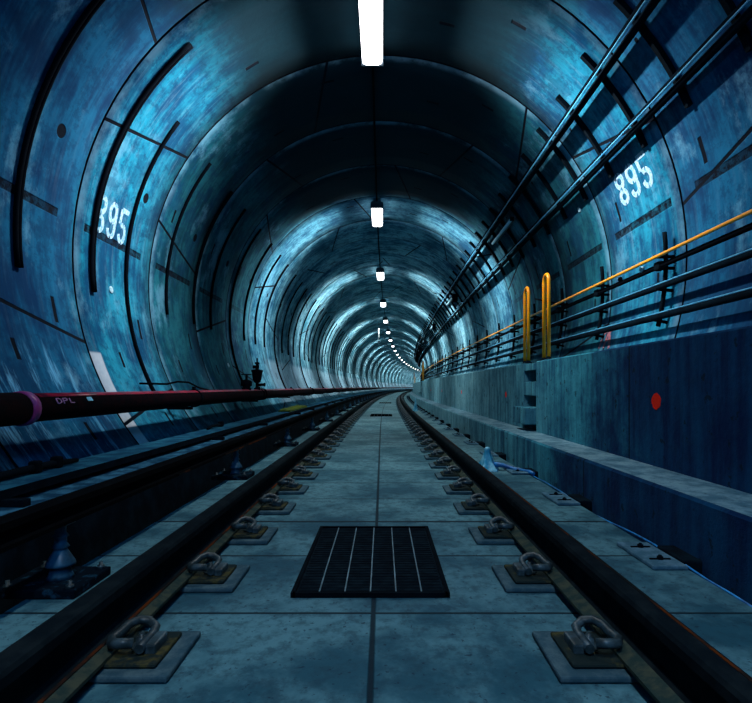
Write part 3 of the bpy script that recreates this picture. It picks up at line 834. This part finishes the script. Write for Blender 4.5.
def number(side, s0, a0, H, w, gap, t, label):
    root = empty('wall_number', 0, 0, 0)
    x = 0
    for ch, nm in (('8', 'digit_eight'), ('9', 'digit_nine'), ('5', 'digit_five')):
        polys = [[(px + x, py) for px, py in poly] for poly in digit(ch, w, H, t)]
        lining_patch(polys, side, s0, a0, name=nm, parent=root); x += w + gap
    tag(root, label, 'number')
number('left', 4.96, 173.6, .36, .165, .045, .048, 'white stencilled number 895 partly behind a black conduit on the left wall')
number('right', 5.66, 16.0, .34, .19, .05, .052, 'white stencilled number 895 high on the right wall')
# faded red mark low on the right lining
A = []
A += stroke([(0, 0), (.10, .30)], .05) + stroke([(.36, -.02), (.26, .30)], .07) + stroke([(.16, .0), (.24, .30)], .05) + stroke([(.08, .29), (.42, .31)], .045) + stroke([(.18, .12), (.34, .13)], .04)
A = [[(x*.8, y*.62) for x, y in q] for q in A]
tag(lining_patch(A, 'right', 6.32, -15.2, name='paint_mark', mat=M['redfade']), 'faded red painted letter mark behind the lowest pipe above the walkway wall', 'paint mark')
# pale patch / plugs
for s, a, lb in ((5.30, 184.2, 'small pale round plug in the left wall just below the stencilled number'), (8.95, 197.3, 'pale oval plug in the left wall just above the red pipe before the valves'), (6.62, 22.8, 'small pale round plug under the lower cable run on the right wall')):
    cpt = wall_pt(s, a, -.002); nrm = (wall_pt(s, a, .1) - cpt).normalized()
    o = MB().lathe([(.035, 0), (.035, .010), (.026, .014)], n=18, axis=nrm).build('wall_plug', M['plug'], loc=cpt); tag(o, lb, 'plug')
# red spots on the walkway wall
for k, (s, h, rs, rh) in enumerate(((3.38, -.088, .055, .050), (7.48, -.105, .045, .040), (11.7, -.11, .045, .04), (15.8, -.11, .04, .04), (20.0, -.11, .04, .04))):
    mb = MB(); n = 22; rnd = random.Random(k); top = []; bot = []
    for i in range(n):
        t = 2*PI*i/n; q = 1 + rnd.uniform(-.09, .09)
        top.append(mb.vert(P(s + rs*q*math.cos(t), WX-.002, hz(h + rh*q*math.sin(t))))); bot.append(mb.vert(P(s + rs*q*math.cos(t), WX+.002, hz(h + rh*q*math.sin(t)))))
    mb.face(top); mb.face(bot[::-1])
    for i in range(n): mb.face((top[i], bot[i], bot[(i+1)%n], top[(i+1)%n]))
    tag(mb.build('paint_spot', M['redpaint']), f'red sprayed paint spot on the face of the walkway wall, {nth(k+1)} from the camera', 'paint spot', 'red spots on the walkway wall')

# ------------------------------------------------------------------ blue cable in the gutter, plastic bags
pp = []; s = 1.7
rnd = random.Random(8)
while s < 5.0:
    pp.append(P(s, 1.335 + .012*math.sin(s*5) + rnd.uniform(-.004, .004), -.012 + .010*math.sin(s*3.1))); s += .12
tag(MB().tube(pp, .005, 8).build('gutter_cable', M['bluecable']), 'bright blue cable lying in the gutter along the right slab edge', 'cable')
def bag(s, u, H, Rb, label, name='plastic_bag', tail=True):
    mb = MB(); n = 28; rnd = random.Random(int(s*10)); rings = []
    prof = [(1.0, 0), (.96, .03), (.80, .12), (.62, .28), (.48, .45), (.36, .62), (.27, .76), (.27, .86), (.25, .94), (.15, .99), (.02, 1.0)]
    for i, (r, z) in enumerate(prof):
        amp = .22*(1-z)**.6
        rings.append([mb.vert(((Rb*r*(1+amp*math.sin(5*2*PI*k/n + z*2) + amp*.5*math.sin(11*2*PI*k/n+1)))*math.cos(2*PI*k/n)*.9,
                                (Rb*r*(1+amp*math.sin(5*2*PI*k/n + z*2)))*math.sin(2*PI*k/n)*1.2, H*z)) for k in range(n)])
    for a, b in zip(rings, rings[1:]):
        for k in range(n): mb.face((a[k], a[(k+1)%n], b[(k+1)%n], b[k]), smooth=True)
    mb.face(rings[0][::-1]); mb.face(rings[-1])
    r = empty(name, s, u, 0.001)
    mb.build('draped_sheet', M['bag'], r)
    if tail: MB().tube([(.04, 0, .05), (.14, -.02, .045), (.24, -.10, .02), (.33, -.22, .014), (.34, -.34, .02)], [.03, .02, .016, .02, .012], 8).build('trailing_strip', M['bluecable'], r)
    tag(r, label, 'bag')
bag(5.05, .985, .215, .115, 'blue plastic sheet bunched to a point on the slab beside the right rail')
bag(17.3, 1.02, .40, .09, 'small distant blue plastic sheet standing where the slab bends right', tail=False)

# ------------------------------------------------------------------ added blue fill at the camera end of the tunnel
w = bpy.data.worlds.new('world'); SC.world = w; w.use_nodes = True
bg = w.node_tree.nodes['Background']; bg.inputs[0].default_value = (.01, .10, .30, 1); bg.inputs[1].default_value = .6
def near_fill_light(x, y, z, tgt, power, size, col, label):  # added blue fill for the near walls, with invented head and arm
    r = bpy.data.objects.new('near_fill_light', None); C.objects.link(r); r.location = (x, y, z)
    d = (Vector(tgt) - Vector((x, y, z))); r.rotation_euler = d.to_track_quat('-Z', 'Y').to_euler()
    MB().box((0, 0, .05), (size+.06, size*.6+.06, .07)).build('head', M['housing'], r, bevel=.01)
    MB().tube([(0, 0, .06), (0, 0, .25)], .015, 8).build('bracket_arm', M['black'], r)
    l = bpy.data.lights.new('near_fill_panel', 'AREA'); l.shape = 'RECTANGLE'; l.size = size; l.size_y = size*.6; l.energy = power; l.color = col
    lo = bpy.data.objects.new('panel', l); C.objects.link(lo); lo.parent = r
    tag(r, label, 'work light')
near_fill_light(.2, -1.2, 2.9, (.1, 5.0, 1.9), 42, .5, (.08, .45, 1.0), 'added unseen blue fill light behind the camera')

# ------------------------------------------------------------------ camera
cam = bpy.data.cameras.new('camera'); co = bpy.data.objects.new('camera', cam); C.objects.link(co)
co.location = (0, 0, EYE); co.rotation_euler = (PI/2, 0, 0)
cam.sensor_fit = 'HORIZONTAL'; cam.sensor_width = 36; cam.lens = 540/752*36
cam.shift_x = -6/752; cam.shift_y = 35.5/752
cam.clip_start = .05; cam.clip_end = 400
SC.camera = co
vs = SC.view_settings; vs.view_transform = 'Standard'; vs.look = 'None'; vs.gamma = 1; vs.use_curve_mapping = False; vs.exposure = 0.0
